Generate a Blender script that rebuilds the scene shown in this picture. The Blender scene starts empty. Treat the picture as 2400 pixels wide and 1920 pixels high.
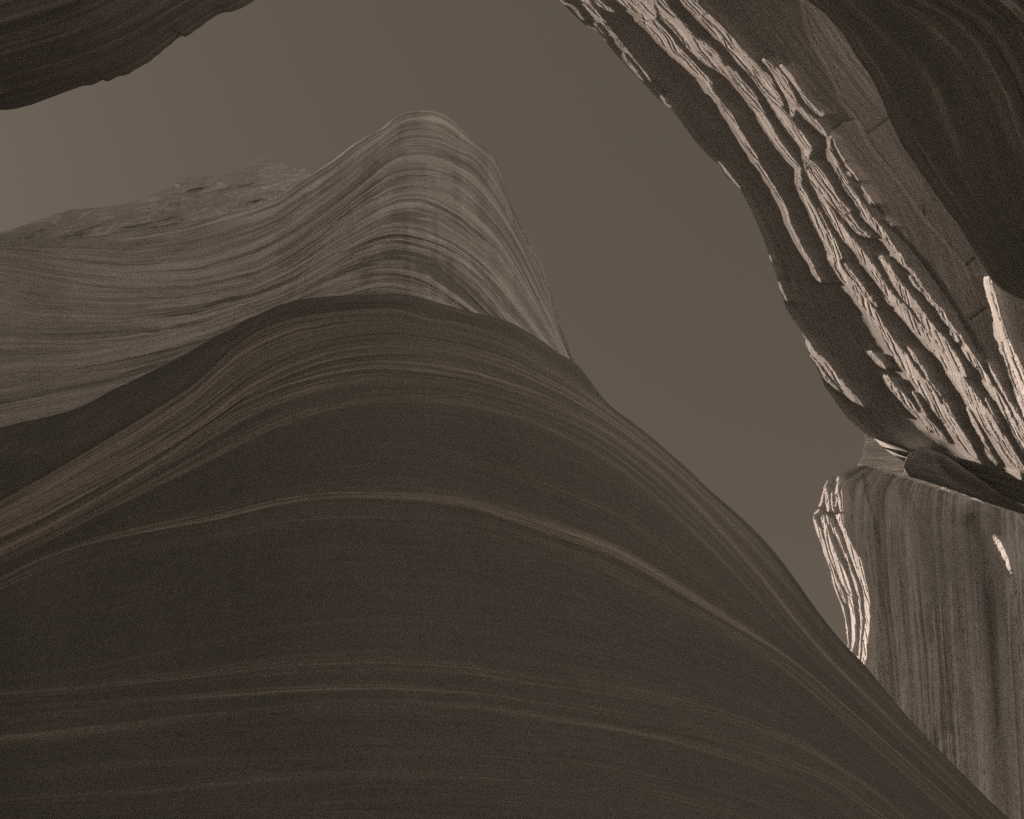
import bpy, math
import numpy as np
from mathutils import Vector

# ------------------------------------------------------------------ camera, sky, sun, exposure
scene = bpy.context.scene
F = 1700.0                       # focal length in photograph pixels (2400 wide)
PITCH = math.radians(35.0)
CAM = np.array([0.0, 0.0, 1.7])
cam_data = bpy.data.cameras.new('camera')
cam_data.sensor_width = 36.0
cam_data.lens = 36.0 * F / 2400.0
cam_data.clip_start = 0.05
cam_data.clip_end = 5000.0
cam = bpy.data.objects.new('camera', cam_data)
cam.location = CAM
cam.rotation_euler = (math.pi / 2 + PITCH, 0.0, 0.0)
scene.collection.objects.link(cam)
scene.camera = cam

CP, SP = math.cos(PITCH), math.sin(PITCH)
def cam2world(x, u, f):
    return np.stack([x, f * CP - u * SP, f * SP + u * CP], -1)
def ray(px, py):
    px = np.asarray(px, float); py = np.asarray(py, float)
    d = cam2world((px - 1200.0) / F, (960.0 - py) / F, np.ones_like(px))
    return d / np.linalg.norm(d, axis=-1, keepdims=True)

VX, VY = -500.0, 280.0           # where the sun stands, as a direction outside the left of the frame
SUN = ray(VX, VY)
sun_el = math.asin(SUN[2]); sun_az = math.atan2(SUN[0], SUN[1])

TINT = (1.0, 0.80, 0.625)
world = bpy.data.worlds.new('World'); scene.world = world
world.use_nodes = True
wn = world.node_tree.nodes; wl = world.node_tree.links
wn.clear()
w_out = wn.new('ShaderNodeOutputWorld'); w_bg = wn.new('ShaderNodeBackground')
w_sky = wn.new('ShaderNodeTexSky'); w_sky.sky_type = 'NISHITA'
w_sky.sun_disc = False
w_sky.sun_elevation = sun_el
w_sky.sun_rotation = sun_az
w_sky.air_density = 1.0; w_sky.dust_density = 0.4; w_sky.ozone_density = 1.0
w_bw = wn.new('ShaderNodeRGBToBW')
w_mul = wn.new('ShaderNodeMix'); w_mul.data_type = 'RGBA'; w_mul.blend_type = 'MULTIPLY'
w_mul.inputs[0].default_value = 1.0
w_mul.inputs[7].default_value = (*TINT, 1)
w_pow = wn.new('ShaderNodeMath'); w_pow.operation = 'POWER'; w_pow.inputs[1].default_value = 0.26
wl.new(w_sky.outputs[0], w_bw.inputs[0]); wl.new(w_bw.outputs[0], w_pow.inputs[0]); wl.new(w_pow.outputs[0], w_mul.inputs[6])
wl.new(w_mul.outputs[2], w_bg.inputs[0]); wl.new(w_bg.outputs[0], w_out.inputs[0])
w_bg.inputs[1].default_value = 0.070

sun_data = bpy.data.lights.new('sun', 'SUN')
sun_data.energy = 4.0; sun_data.angle = math.radians(0.5); sun_data.color = (1.0, 0.78, 0.645)
sun = bpy.data.objects.new('sun', sun_data)
sun.rotation_euler = Vector(SUN).to_track_quat('Z', 'Y').to_euler()
sun.location = (-30, 20, 60)
scene.collection.objects.link(sun)

vs = scene.view_settings
vs.view_transform = 'Standard'; vs.look = 'None'; vs.gamma = 1.0; vs.use_curve_mapping = False
vs.exposure = 0.45
scene.cycles.use_denoising = False
scene.cycles.max_bounces = 6
scene.cycles.diffuse_bounces = 5

# ------------------------------------------------------------------ numeric helpers
def vnoise(x, y, seed=0):
    rng = np.random.RandomState(seed)
    tab = rng.rand(256, 256)
    x = np.asarray(x, float) + 1000.0; y = np.asarray(y, float) + 1000.0
    xi = np.floor(x).astype(int); yi = np.floor(y).astype(int)
    fx = x - xi; fy = y - yi
    fx = fx * fx * (3 - 2 * fx); fy = fy * fy * (3 - 2 * fy)
    a = tab[yi & 255, xi & 255]; b = tab[yi & 255, (xi + 1) & 255]
    c = tab[(yi + 1) & 255, xi & 255]; d = tab[(yi + 1) & 255, (xi + 1) & 255]
    return ((a * (1 - fx) + b * fx) * (1 - fy) + (c * (1 - fx) + d * fx) * fy) * 2 - 1
def fbm(x, y, seed=0, oct=4, gain=0.5, lac=2.03):
    s = 0; a = 1.0; n = 0
    for k in range(oct):
        s = s + a * vnoise(x, y, seed + 17 * k); n += a
        a *= gain; x = x * lac; y = y * lac
    return s / n
def smooth(t): t = np.clip(t, 0, 1); return t * t * (3 - 2 * t)
def gauss(a, sigma, axis):
    if sigma <= 0: return a
    r = int(3 * sigma) + 1
    k = np.exp(-0.5 * (np.arange(-r, r + 1) / sigma) ** 2); k /= k.sum()
    pad = [(0, 0)] * a.ndim; pad[axis] = (r, r)
    b = np.pad(a, pad, mode='edge')
    c = np.cumsum(k)  # noqa
    out = np.zeros_like(a)
    n = a.shape[axis]
    for i, kk in enumerate(k):
        sl = [slice(None)] * a.ndim; sl[axis] = slice(i, i + n)
        out += kk * b[tuple(sl)]
    return out
def T(ox, oy, s, pts):
    """points read off an enlarged view -> photograph pixels (a third value is a width)"""
    a = np.array(pts, float)
    a[:, 0] = ox + a[:, 0] / s; a[:, 1] = oy + a[:, 1] / s
    if a.shape[1] > 2: a[:, 2] /= s
    return a
R1 = lambda p: T(0, 0, 2.156, p)
R2 = lambda p: T(600, 200, 2.695, p)
R3 = lambda p: T(1300, 0, 1.96, p)
R4 = lambda p: T(1700, 600, 3.08, p)
R5 = lambda p: T(1800, 1000, 1.875, p)
R6 = lambda p: T(0, 650, 1.96, p)
R7 = lambda p: T(1000, 700, 1.96, p)
R8 = lambda p: T(0, 1250, 0.8983, p)
def cat(*a): return np.concatenate([np.asarray(x, float)[:, :2] for x in a])
def yofx(c, x):
    """height of a traced stratum over x, continued straight past its ends"""
    c = np.asarray(c, float); c = c[np.argsort(c[:, 0], kind='stable')]
    y = np.interp(x, c[:, 0], c[:, 1])
    for side in (0, -1):
        if side == 0:
            m = (c[2, 1] - c[0, 1]) / max(c[2, 0] - c[0, 0], 1); sel = x < c[0, 0]
            y = np.where(sel, c[0, 1] + m * (x - c[0, 0]), y)
        else:
            m = (c[-1, 1] - c[-3, 1]) / max(c[-1, 0] - c[-3, 0], 1); sel = x > c[-1, 0]
            y = np.where(sel, c[-1, 1] + m * (x - c[-1, 0]), y)
    return y
def resample(c, n):
    c = np.asarray(c, float)
    s = np.concatenate([[0], np.cumsum(np.hypot(*np.diff(c[:, :2], axis=0).T))])
    t = np.linspace(0, s[-1], n)
    return np.stack([np.interp(t, s, c[:, 0]), np.interp(t, s, c[:, 1])], -1)

# ------------------------------------------------------------------ materials
def rock_material(name, dark, pale, stain, su=0.004, sv=0.09, contrast=0.5, grain=0.12, grain_scale=60.0,
                  bump=0.25, bump_dist=0.02, rough=0.92, thread=0.0, fibre=(0.02, 0.3), fibre_bump=0.0, blotch=0.8, fine_mod=0.3):
    m = bpy.data.materials.new(name); m.use_nodes = True
    n = m.node_tree.nodes; l = m.node_tree.links; n.clear()
    out = n.new('ShaderNodeOutputMaterial'); bs = n.new('ShaderNodeBsdfPrincipled')
    bs.inputs['Roughness'].default_value = rough
    bs.inputs['Specular IOR Level'].default_value = 0.18
    l.new(bs.outputs[0], out.inputs[0])
    uv = n.new('ShaderNodeUVMap'); uv.uv_map = 'strata'
    tc = n.new('ShaderNodeTexCoord')
    def noise(src, sx, sy, detail, rough_=0.55, dist=0.0):
        mp = n.new('ShaderNodeMapping'); mp.inputs['Scale'].default_value = (sx, sy, 1)
        l.new(src, mp.inputs[0])
        t = n.new('ShaderNodeTexNoise'); t.noise_dimensions = '2D'
        t.inputs['Scale'].default_value = 1.0; t.inputs['Detail'].default_value = detail
        t.inputs['Roughness'].default_value = rough_; t.inputs['Distortion'].default_value = dist
        l.new(mp.outputs[0], t.inputs['Vector']); return t.outputs['Fac']
    def ramp(f, a, b):
        r = n.new('ShaderNodeMapRange'); r.inputs[1].default_value = a; r.inputs[2].default_value = b
        l.new(f, r.inputs[0]); return r.outputs[0]
    def math_(op, a, b):
        q = n.new('ShaderNodeMath'); q.operation = op
        for i, v in enumerate((a, b)):
            if isinstance(v, (int, float)): q.inputs[i].default_value = v
            else: l.new(v, q.inputs[i])
        return q.outputs[0]
    def mix(f, a, b):
        q = n.new('ShaderNodeMix'); q.data_type = 'RGBA'
        for i, v in ((0, f), (6, a), (7, b)):
            if isinstance(v, tuple): q.inputs[i].default_value = (*v, 1)
            elif isinstance(v, (int, float)): q.inputs[i].default_value = v
            else: l.new(v, q.inputs[i])
        return q.outputs[2]
    wide = noise(uv.outputs[0], su, sv * 0.35, 5, 0.6)
    fine = noise(uv.outputs[0], su * 2.2, sv * 2.0, 4, 0.6)
    blot = noise(uv.outputs[0], 0.006, 0.012, 5, 0.62, 0.4)
    at = n.new('ShaderNodeAttribute'); at.attribute_name = 'band'
    a = math_('ADD', math_('MULTIPLY', ramp(wide, 0.30, 0.70), 0.55), math_('MULTIPLY', ramp(fine, 0.3, 0.7), 0.45))
    patch = math_('ADD', 0.45, math_('MULTIPLY', ramp(noise(uv.outputs[0], 0.0035, 0.007, 3, 0.5), 0.35, 0.65), 1.1))
    a = math_('MULTIPLY', math_('MULTIPLY', math_('SUBTRACT', a, 0.5), contrast), patch)
    a = math_('ADD', a, math_('MULTIPLY', math_('SUBTRACT', blot, 0.5), contrast * blotch))
    thr_ = math_('ADD', 1.0 - fine_mod * 0.5, math_('MULTIPLY', ramp(noise(uv.outputs[0], su * 0.5, sv * 1.6, 3, 0.6), 0.32, 0.68), fine_mod))
    a = math_('ADD', a, math_('MULTIPLY', at.outputs['Fac'], thr_))
    if thread:
        for q, (tu, tv) in enumerate(((su * 0.8, sv * 0.55), (su * 1.1, sv * 1.1))):
            tn = noise(uv.outputs[0], tu, tv, 2.0, 0.5, 0.0)
            line = n.new('ShaderNodeMapRange'); line.inputs[1].default_value = 0.0; line.inputs[2].default_value = 0.035
            line.inputs[3].default_value = 1.0; line.inputs[4].default_value = 0.0
            l.new(math_('ABSOLUTE', math_('SUBTRACT', tn, 0.5 + 0.04 * q), 0.0), line.inputs[0])
            brk = ramp(noise(uv.outputs[0], 0.012, 0.03, 3, 0.6), 0.42, 0.62)
            a = math_('ADD', a, math_('MULTIPLY', math_('MULTIPLY', line.outputs[0], brk), math_('MULTIPLY', patch, thread)))
    cl = n.new('ShaderNodeClamp'); l.new(a, cl.inputs[0])
    col = mix(cl.outputs[0], dark, pale)
    st = math_('MULTIPLY', ramp(noise(uv.outputs[0], su * 0.7, sv * 0.8, 4, 0.6), 0.5, 0.8), 0.6)
    col = mix(st, col, stain)
    gmap = n.new('ShaderNodeTexNoise'); gmap.inputs['Scale'].default_value = grain_scale
    gmap.inputs['Detail'].default_value = 3; gmap.inputs['Roughness'].default_value = 0.7
    l.new(tc.outputs['Object'], gmap.inputs['Vector'])
    g = ramp(gmap.outputs['Fac'], 0.25, 0.75)
    gv = n.new('ShaderNodeMapRange'); gv.inputs[3].default_value = 1 - grain; gv.inputs[4].default_value = 1 + grain
    l.new(g, gv.inputs[0])
    hsv = n.new('ShaderNodeHueSaturation'); l.new(col, hsv.inputs['Color']); l.new(gv.outputs[0], hsv.inputs['Value'])
    l.new(hsv.outputs[0], bs.inputs['Base Color'])
    bf = math_('ADD', math_('MULTIPLY', fine, 0.8), math_('MULTIPLY', gmap.outputs['Fac'], 0.35))
    if fibre_bump:
        fb = noise(uv.outputs[0], fibre[0], fibre[1], 4, 0.65, 0.3)
        bf = math_('ADD', bf, math_('MULTIPLY', fb, fibre_bump))
    bp = n.new('ShaderNodeBump'); bp.inputs['Strength'].default_value = bump
    bp.inputs['Distance'].default_value = bump_dist
    l.new(bf, bp.inputs['Height']); l.new(bp.outputs[0], bs.inputs['Normal'])
    return m

M_dark = rock_material('dark_layered_sandstone', (0.196, 0.206, 0.194), (0.58, 0.535, 0.465), (0.208, 0.208, 0.190),
                       su=0.0020, sv=0.17, contrast=0.13, grain=0.30, grain_scale=85, bump=0.30, bump_dist=0.012, thread=0.06, fine_mod=1.8)  # dark base also stands in for the deep shade on the buttress
M_pale = rock_material('pale_layered_sandstone', (0.27, 0.273, 0.265), (0.80, 0.79, 0.77), (0.38, 0.372, 0.355),
                       su=0.0018, sv=0.17, contrast=1.45, grain=0.24, grain_scale=22, bump=0.5, bump_dist=0.08, thread=0.45, blotch=0.4, fine_mod=0.6)  # pale base also carries the reflected sunlight on the peak wall
M_right = rock_material('rough_fractured_sandstone', (0.355, 0.358, 0.345), (0.74, 0.73, 0.715), (0.37, 0.357, 0.33),
                        su=0.004, sv=0.07, contrast=0.35, grain=0.30, grain_scale=65, bump=0.5, bump_dist=0.016, fibre=(0.012, 0.25), fibre_bump=0.8)
M_far = rock_material('distant_fluted_sandstone', (0.45, 0.455, 0.44), (0.88, 0.875, 0.86), (0.54, 0.53, 0.51),
                      su=0.0022, sv=0.11, contrast=0.9, grain=0.32, grain_scale=15, bump=0.5, bump_dist=0.1, fibre=(0.008, 0.16), fibre_bump=0.8, blotch=0.35)
M_near = rock_material('shadowed_overhang_sandstone', (0.31, 0.317, 0.31), (0.80, 0.74, 0.66), (0.38, 0.355, 0.31),
                       su=0.0014, sv=0.06, contrast=0.3, grain=0.28, grain_scale=110, bump=0.3, bump_dist=0.012, fine_mod=1.2)
M_lip = rock_material('brown_streaked_overhang_sandstone', (0.20, 0.205, 0.20), (0.62, 0.56, 0.49), (0.27, 0.245, 0.205),
                      su=0.0016, sv=0.10, contrast=0.35, grain=0.28, grain_scale=80, bump=0.3, bump_dist=0.012, fine_mod=1.3)
M_floor = rock_material('canyon_floor_sand', (0.46, 0.455, 0.45), (0.58, 0.57, 0.56), (0.48, 0.47, 0.455),
                        su=0.3, sv=0.3, contrast=0.5, grain=0.1, grain_scale=8, bump=0.3, bump_dist=0.03)

# ------------------------------------------------------------------ mesh helpers
COL = scene.collection
def thing(name, label, category, loc=(0, 0, 0), group=None):
    o = bpy.data.objects.new(name, None); COL.objects.link(o)
    o.location = loc; o['label'] = label; o['category'] = category
    o.empty_display_size = 0.5
    if group: o['group'] = group
    return o
def make_mesh(name, V, Q, mat, parent=None, uv=None, band=None, normals=None):
    me = bpy.data.meshes.new(name)
    V = np.asarray(V, np.float32)
    if parent is not None: V = V - np.array(parent.location, np.float32)
    Q = np.asarray(Q, np.int32)
    nq = len(Q)
    me.vertices.add(len(V)); me.vertices.foreach_set('co', V.ravel())
    me.loops.add(nq * 4); me.loops.foreach_set('vertex_index', Q.ravel())
    me.polygons.add(nq)
    me.polygons.foreach_set('loop_start', np.arange(0, nq * 4, 4, dtype=np.int32))
    me.polygons.foreach_set('loop_total', np.full(nq, 4, np.int32))
    me.polygons.foreach_set('use_smooth', np.ones(nq, bool))
    lay = me.uv_layers.new(name='strata')
    if uv is None: uv = V[:, :2] * 100
    lay.uv.foreach_set('vector', np.asarray(uv, np.float32)[Q.ravel()].ravel())
    at = me.attributes.new('band', 'FLOAT', 'POINT')
    at.data.foreach_set('value', np.asarray(band if band is not None else np.full(len(V), 0.3), np.float32))
    me.update()
    if normals is not None:
        me.normals_split_custom_set_from_vertices(np.asarray(normals, np.float32))
    me.materials.append(mat)
    o = bpy.data.objects.new(name, me); COL.objects.link(o)
    if parent is not None: o.parent = parent
    return o
def grid_quads(idx):
    return np.stack([idx[:-1, :-1], idx[1:, :-1], idx[1:, 1:], idx[:-1, 1:]], -1).reshape(-1, 4)
def grid_normals(P):
    du = np.gradient(P, axis=1); dv = np.gradient(P, axis=0)
    n = np.cross(dv, du); n /= np.linalg.norm(n, axis=-1, keepdims=True) + 1e-12
    return n
class Mass:
    """a rock mass: front surface given as pixel directions + distance, closed behind"""
    def __init__(s, root, px, py, r, uv, band, mat):
        s.root, s.px, s.py, s.r, s.uv, s.mat = root, px, py, r, uv, mat
        s.P = CAM + ray(px, py) * r[..., None]
        N = grid_normals(s.P)
        view = s.P - CAM
        s.flip = (np.einsum('ijk,ijk->ij', N, view)).mean() > 0
        s.N = -N if s.flip else N
        s.band = band
    def piece(s, name, sel=None, rows=None, mat=None, label=None, band_add=0.0):
        nr, nc = s.r.shape
        idx = np.arange(nr * nc).reshape(nr, nc)
        if rows is not None: idx = idx[rows[0]:rows[1] + 1]
        Q = grid_quads(idx)
        if sel is not None: Q = Q[sel[:nr - 1, :nc - 1].ravel()]
        if s.flip: Q = Q[:, ::-1]
        if len(Q) == 0: return None
        used, inv = np.unique(Q, return_inverse=True)
        Q = inv.reshape(-1, 4)
        o = make_mesh(name, s.P.reshape(-1, 3)[used], Q, mat or s.mat, s.root, s.uv.reshape(-1, 2)[used],
                      s.band.ravel()[used] + band_add, s.N.reshape(-1, 3)[used])
        if label: o['label'] = label
        return o
    def back(s, thick, name='rear_face', step=2):
        nr, nc = s.r.shape
        i = np.concatenate([np.zeros(nc - 1), np.arange(nr - 1), np.full(nc - 1, nr - 1), np.arange(nr - 1, 0, -1)])
        j = np.concatenate([np.arange(nc - 1), np.full(nr - 1, nc - 1), np.arange(nc - 1, 0, -1), np.zeros(nr - 1)])
        u = j / (nc - 1); v = i / (nr - 1)
        def samp(A, uu, vv):
            x = uu * (nc - 1); y = vv * (nr - 1)
            x0 = np.clip(x.astype(int), 0, nc - 2); y0 = np.clip(y.astype(int), 0, nr - 2)
            fx = x - x0; fy = y - y0
            return (A[y0, x0] * (1 - fx) + A[y0, x0 + 1] * fx) * (1 - fy) + (A[y0 + 1, x0] * (1 - fx) + A[y0 + 1, x0 + 1] * fx) * fy
        rings = []
        for sh, th in ((0, 0), (0.012, 0.06), (0.035, 0.2), (0.09, 0.45), (0.2, 0.75), (0.45, 0.95), (0.75, 1.0), (0.97, 1.0)):
            uu = u + (0.5 - u) * sh; vv = v + (0.5 - v) * sh
            rr = samp(s.r, uu, vv) + thick * th
            rings.append(CAM + ray(samp(s.px, uu, vv), samp(s.py, uu, vv)) * rr[:, None])
        A = np.stack(rings)                      # rings x perimeter
        A = np.concatenate([A, A[:, :1]], 1)
        idx = np.arange(A.shape[0] * A.shape[1]).reshape(A.shape[:2])
        Q = grid_quads(idx)
        if not s.flip: Q = Q[:, ::-1]
        uvb = np.stack([np.broadcast_to(np.arange(A.shape[1]), A.shape[:2]), np.broadcast_to(np.arange(A.shape[0])[:, None] * 60.0, A.shape[:2])], -1)
        return make_mesh(name, A.reshape(-1, 3), Q, s.mat, s.root, uvb.reshape(-1, 2))

def curve_mass(curves, x, rows_per, smooth_top=0):
    """columns at x; strata curves from top to bottom; rows_per[k] rows between curve k and k+1"""
    Y = np.array([yofx(c, x) for c in curves])
    for k in range(1, len(Y)): Y[k] = gauss(Y[k], 5, 0)
    Y[0] = gauss(Y[0], smooth_top, 0)
    for k in range(1, len(Y)): Y[k] = np.maximum(Y[k], Y[k - 1] + 1.5)
    ys, vs_ = [], []
    for k in range(len(Y) - 1):
        t = np.arange(rows_per[k]) / rows_per[k]
        ys.append(Y[k][None] * (1 - t[:, None]) + Y[k + 1][None] * t[:, None]); vs_.append(k + t)
    ys.append(Y[-1][None]); vs_.append(np.array([len(Y) - 1.0]))
    py = np.concatenate(ys); v = np.concatenate(vs_)
    px = np.broadcast_to(x[None], py.shape).copy()
    return px, py, v, Y
def bumpband(v, c, hw):
    return np.exp(-((v - c) / hw) ** 2)

# ------------------------------------------------------------------ traced outlines
crest = cat(R6([(0,690),(100,665),(200,645),(300,620),(380,590),(450,555),(530,510),(600,480),(700,430),(800,380),(900,325),(1000,265),(1080,230),(1120,195),(1180,175),(1270,130),(1380,100),(1500,88),(1650,80),(1800,78),(1900,85)]),
            R7([(0,5),(80,25),(200,60),(310,85),(390,110),(470,155),(540,200),(610,255),(680,290),(710,320),(760,390),(830,480),(870,515),(950,570),(1040,640),(1130,720),(1200,780),(1280,860),(1350,920),(1430,990),(1520,1075),(1600,1165),(1680,1270),(1770,1400),(1860,1520),(1920,1590),(2000,1670)]),
            R5([(428,1050),(500,1140),(600,1260),(700,1370),(800,1470),(900,1570),(1000,1670),(1060,1722)]))
D_curves = [
    crest,
    cat(R6([(0,1030),(100,970),(200,920),(350,830),(500,740),(650,650),(800,555),(900,490),(1000,390),(1050,340),(1100,300),(1200,235),(1350,185),(1480,165),(1600,150),(1800,140),(1870,155)]),
        R7([(0,90),(150,110),(300,150),(420,200),(540,275),(640,340),(760,430),(850,510),(960,590),(1140,745),(1280,880),(1430,1012),(1520,1100),(1680,1300),(1860,1545),(2000,1695)]), [(2365,1930)]),
    cat(R6([(0,1180),(200,1090),(400,980),(600,880),(800,770),(1000,640),(1150,530),(1300,450),(1450,385),(1600,350),(1800,330)]),
        R7([(0,237),(200,275),(400,340),(600,430),(780,530),(900,610),(1050,720),(1200,850),(1400,1040),(1600,1260),(1750,1440),(1900,1625)]), [(2365,1942)]),
    cat(R6([(0,1250),(200,1150),(400,1040),(600,920),(800,790),(950,680),(1100,580),(1300,500),(1500,445),(1700,415)]),
        R7([(0,335),(200,370),(400,430),(600,495),(780,575),(950,690),(1100,810),(1300,1010),(1500,1230),(1700,1480),(1850,1660)]), [(2365,1956)]),
    cat(R6([(0,1310),(200,1215),(450,1080),(700,950),(1000,790),(1250,655),(1450,580),(1700,530)]),
        R7([(0,430),(200,455),(400,505),(550,560),(750,660),(900,760),(1100,930),(1300,1120),(1500,1340),(1700,1570),(1850,1725)]), [(2365,1975)]),
    cat(R6([(0,1390),(150,1310),(400,1225),(700,1165),(1000,1110),(1250,1050),(1450,1020),(1600,1012),(1800,1018)]),
        R7([(0,930),(200,960),(400,1030),(600,1100),(850,1180),(1000,1260),(1150,1350),(1300,1440),(1450,1530),(1600,1620),(1750,1724)]), [(2365,2000)]),
    cat(R6([(0,1480),(400,1320),(800,1220),(1200,1140),(1450,1112),(1700,1105)]),
        R7([(0,1020),(200,1035),(400,1085),(600,1160),(800,1240),(1000,1340),(1200,1440),(1400,1545),(1600,1660)]), [(2365,2030)]),
    R8([(0,310),(100,298),(200,285),(300,262),(420,240),(500,218),(600,198),(700,187),(800,184),(900,190),(1000,205),(1150,230),(1300,260),(1450,305),(1600,365),(1750,445),(1900,560),(2050,690),(2156,800)]),
    R8([(0,345),(200,330),(400,312),(600,290),(800,280),(1000,290),(1100,310),(1250,330),(1400,355),(1550,395),(1700,450),(1850,545),(2000,690),(2156,860)]),
    R8([(0,380),(200,360),(400,345),(600,330),(800,322),(1000,335),(1150,355),(1300,385),(1450,415),(1600,460),(1750,520),(1900,630),(2020,750),(2156,910)]),
    R8([(0,435),(200,412),(400,388),(600,368),(700,355),(900,358),(1050,370),(1200,390),(1400,425),(1600,485),(1750,550),(1900,690),(2156,970)]),
    R8([(0,500),(200,480),(500,465),(750,460),(1000,462),(1250,480),(1500,530),(1700,600),(1900,760),(2156,1040)]),
    R8([(0,560),(200,545),(400,525),(550,508),(800,502),(1000,503),(1200,515),(1400,545),(1550,585),(1700,640),(1900,820),(2156,1110)]),
    np.array([(-600,2080),(0,2060),(900,2040),(1500,2100),(2000,2300),(2600,2760)], float),
    np.array([(-600,3000),(0,3000),(900,3000),(1500,3000),(2000,3000),(2600,3000)], float),
]

# ------------------------------------------------------------------ foreground buttress (dark, layered)
def lerp_table(x, xs, ys): return np.interp(x, xs, ys)
def strata_relief(U, V, seed, lu, lv, oct=5, gain=0.55):
    """ledge-like relief: long along U, thin across V"""
    warp = 0.6 * fbm(U / (lu * 1.7), V / (lv * 6), seed + 5, 3)
    a = fbm(U / lu, V / lv + warp, seed, oct, gain)
    b = 1 - 2 * np.abs(fbm(U / (lu * 1.3), V / (lv * 0.6) + warp, seed + 91, 4, gain))
    return 0.65 * a + 0.35 * b

def build_foreground():
    x = np.concatenate([np.linspace(-420, -40, 40, endpoint=False), np.arange(-40, 2440, 4.2), np.linspace(2445, 2700, 24)])
    rows = [22, 46, 30, 30, 110, 26, 120, 18, 18, 18, 34, 28, 70, 14]
    px, py, v, Y = curve_mass(D_curves, x, rows, 2.2)
    # small undulation of the crest line
    nv = v[:, None] * np.ones_like(px)
    # distance of the crest and of the foot of the wall, metres
    rc = lerp_table(x, [-420, 0, 500, 870, 1300, 1700, 2050, 2365, 2700], [11.0, 9.9, 9.0, 8.7, 9.6, 11.4, 13.6, 16.5, 20])
    rb = lerp_table(x, [-420, 0, 500, 870, 1300, 1700, 2050, 2365, 2700], [7.4, 6.7, 6.1, 5.9, 6.5, 7.9, 10.0, 13.2, 18])
    rc = gauss(rc, 30, 0); rb = gauss(rb, 30, 0)
    frac = np.clip((py - Y[0][None]) / (2000 - Y[0][None]), 0, 1.3)     # 0 crest, 1 foot
    prof = (1 - np.clip(frac, 0, 1)) ** 1.7
    r = rb[None] + (rc - rb)[None] * prof
    r -= 0.25 * np.clip(frac - 1, 0, 1)
    unit = r / F                                                          # metres per photograph pixel there
    Vp = np.zeros_like(px); Vp[1:] = np.cumsum(np.maximum(np.diff(py, axis=0), 0.02), 0)
    # a stratigraphic coordinate that does not bunch: mean spacing of the curves at the nose
    j0 = np.argmin(np.abs(x - 870))
    S = np.broadcast_to(Vp[:, j0][:, None], px.shape)
    # cap layer: set back above the first ledge and leaning out over it
    cap = (nv < 1)
    capd = np.where(cap, 24 - 24 * (1 - nv), 0.0)
    amp_l = smooth((1500 - px) / 900)
    capd = capd * (0.25 + 0.75 * amp_l)
    # long ledges at the traced strata: the surface steps back just above each pale band
    led = np.zeros_like(px)
    for c, hw, a in ((2.0, .5, 14), (3.0, .6, 12), (4.0, .12, 6), (5.0, .16, 9), (6.0, .12, 6), (7.0, .12, 6), (8.0, .45, 9), (9.0, .5, 9), (10.0, .4, 8), (12.0, .2, 9)):
        d = (nv - c) / hw
        led += -a * np.where(d > 0, np.exp(-d / 1.2), np.exp(-(d * 2.2) ** 2))
    mod = 0.6 + 0.4 * fbm(px / 500, nv * 1.1, 3, 3)
    rel = strata_relief(px, S, 11, 900, 26) * 4.5 + strata_relief(px, S, 23, 420, 8) * 2.6 + fbm(px / 40, S / 7.0, 8, 4) * 1.0
    big = fbm(px / 900, S / 420, 77, 3) * 40
    loc = np.gradient(py, axis=0) / np.maximum(np.gradient(py, axis=0)[:, j0:j0 + 1], 1e-3)     # beds thin out to the right
    loc = gauss(np.clip(loc, 0.1, 1.0), 6, 0)
    led = led * loc; rel = rel * loc
    r = r + unit * (capd + led * mod + rel * smooth((nv + 0.02) / 0.1) + big)
    # rounded rim
    r = r + unit * 26 * np.clip(1 - nv / 0.5, 0, 1) ** 3
    # paler beds, plus painted-in light caught on the strata edges
    band = np.full_like(px, 0.02)
    L = smooth((900 - px) / 700); Rr = smooth((px - 900) / 700)
    mid = 1 - L - Rr
    def add(c, hw, l, m, rr_, seed):
        nonlocal band
        w = 1.45 * l * L + m * np.clip(mid, 0, 1) + 0.95 * rr_ * Rr
        n_ = np.clip(0.45 + 0.5 * fbm(px / 380, S / 14, seed, 3) + 0.9 * fbm(px / 700, S / 4.5, seed + 50, 3), 0, 2.0)
        band = band + 2.4 * bumpband(nv, c, hw) * w * n_
    add(1.03, .035, .34, .30, .10, 1); add(1.25, .16, .50, .10, .16, 2); add(1.6, .22, .42, .14, .25, 3)
    add(2.05, .22, .50, .22, .30, 4); add(2.55, .2, .34, .20, .12, 5); add(3.0, .2, .55, .32, .34, 6)
    add(3.45, .15, .40, .16, .12, 7); add(3.9, .12, .28, .20, .18, 8); add(4.06, .04, .20, .10, .18, 9)
    add(4.55, .06, .02, .0, .10, 19)
    add(4.92, .07, .34, .22, .34, 10); add(5.0, .05, .34, .26, .30, 11); add(5.5, .35, .06, .04, .22, 12); add(5.98, .07, .05, .16, .28, 13)
    add(7.0, .03, .10, .08, .10, 14); add(8.0, .3, .16, .14, .20, 15); add(9.0, .25, .20, .16, .20, 16); add(10.0, .16, .20, .15, .18, 17)
    add(11.2, .1, .06, .04, .10, 18); add(12.0, .06, .16, .14, .10, 20)
    spot = np.exp(-(((px - 185) * .75 + (py - 975) * -.5) / 38) ** 2 - (((px - 185) * .5 + (py - 975) * .75) / 9) ** 2) + 0.6 * np.exp(-((px - 45) / 55) ** 2 - ((py - 1055) / 9) ** 2)
    band = np.where(cap, 0.04 + 0.10 * fbm(px / 60, S / 8, 44, 4) + 0.22 * spot * (1 + fbm(px / 30, py / 6, 4, 3)), band)
    root = thing('rock_buttress', 'large dark layered sandstone bulge filling the lower foreground, its strata arching like a wave', 'rock wall', (0.0, 6.5, 0.0))
    Suv = S + 5 * fbm(px / 160, S / 40, 301, 3) + 1.6 * fbm(px / 28, S / 9, 302, 3)
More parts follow.
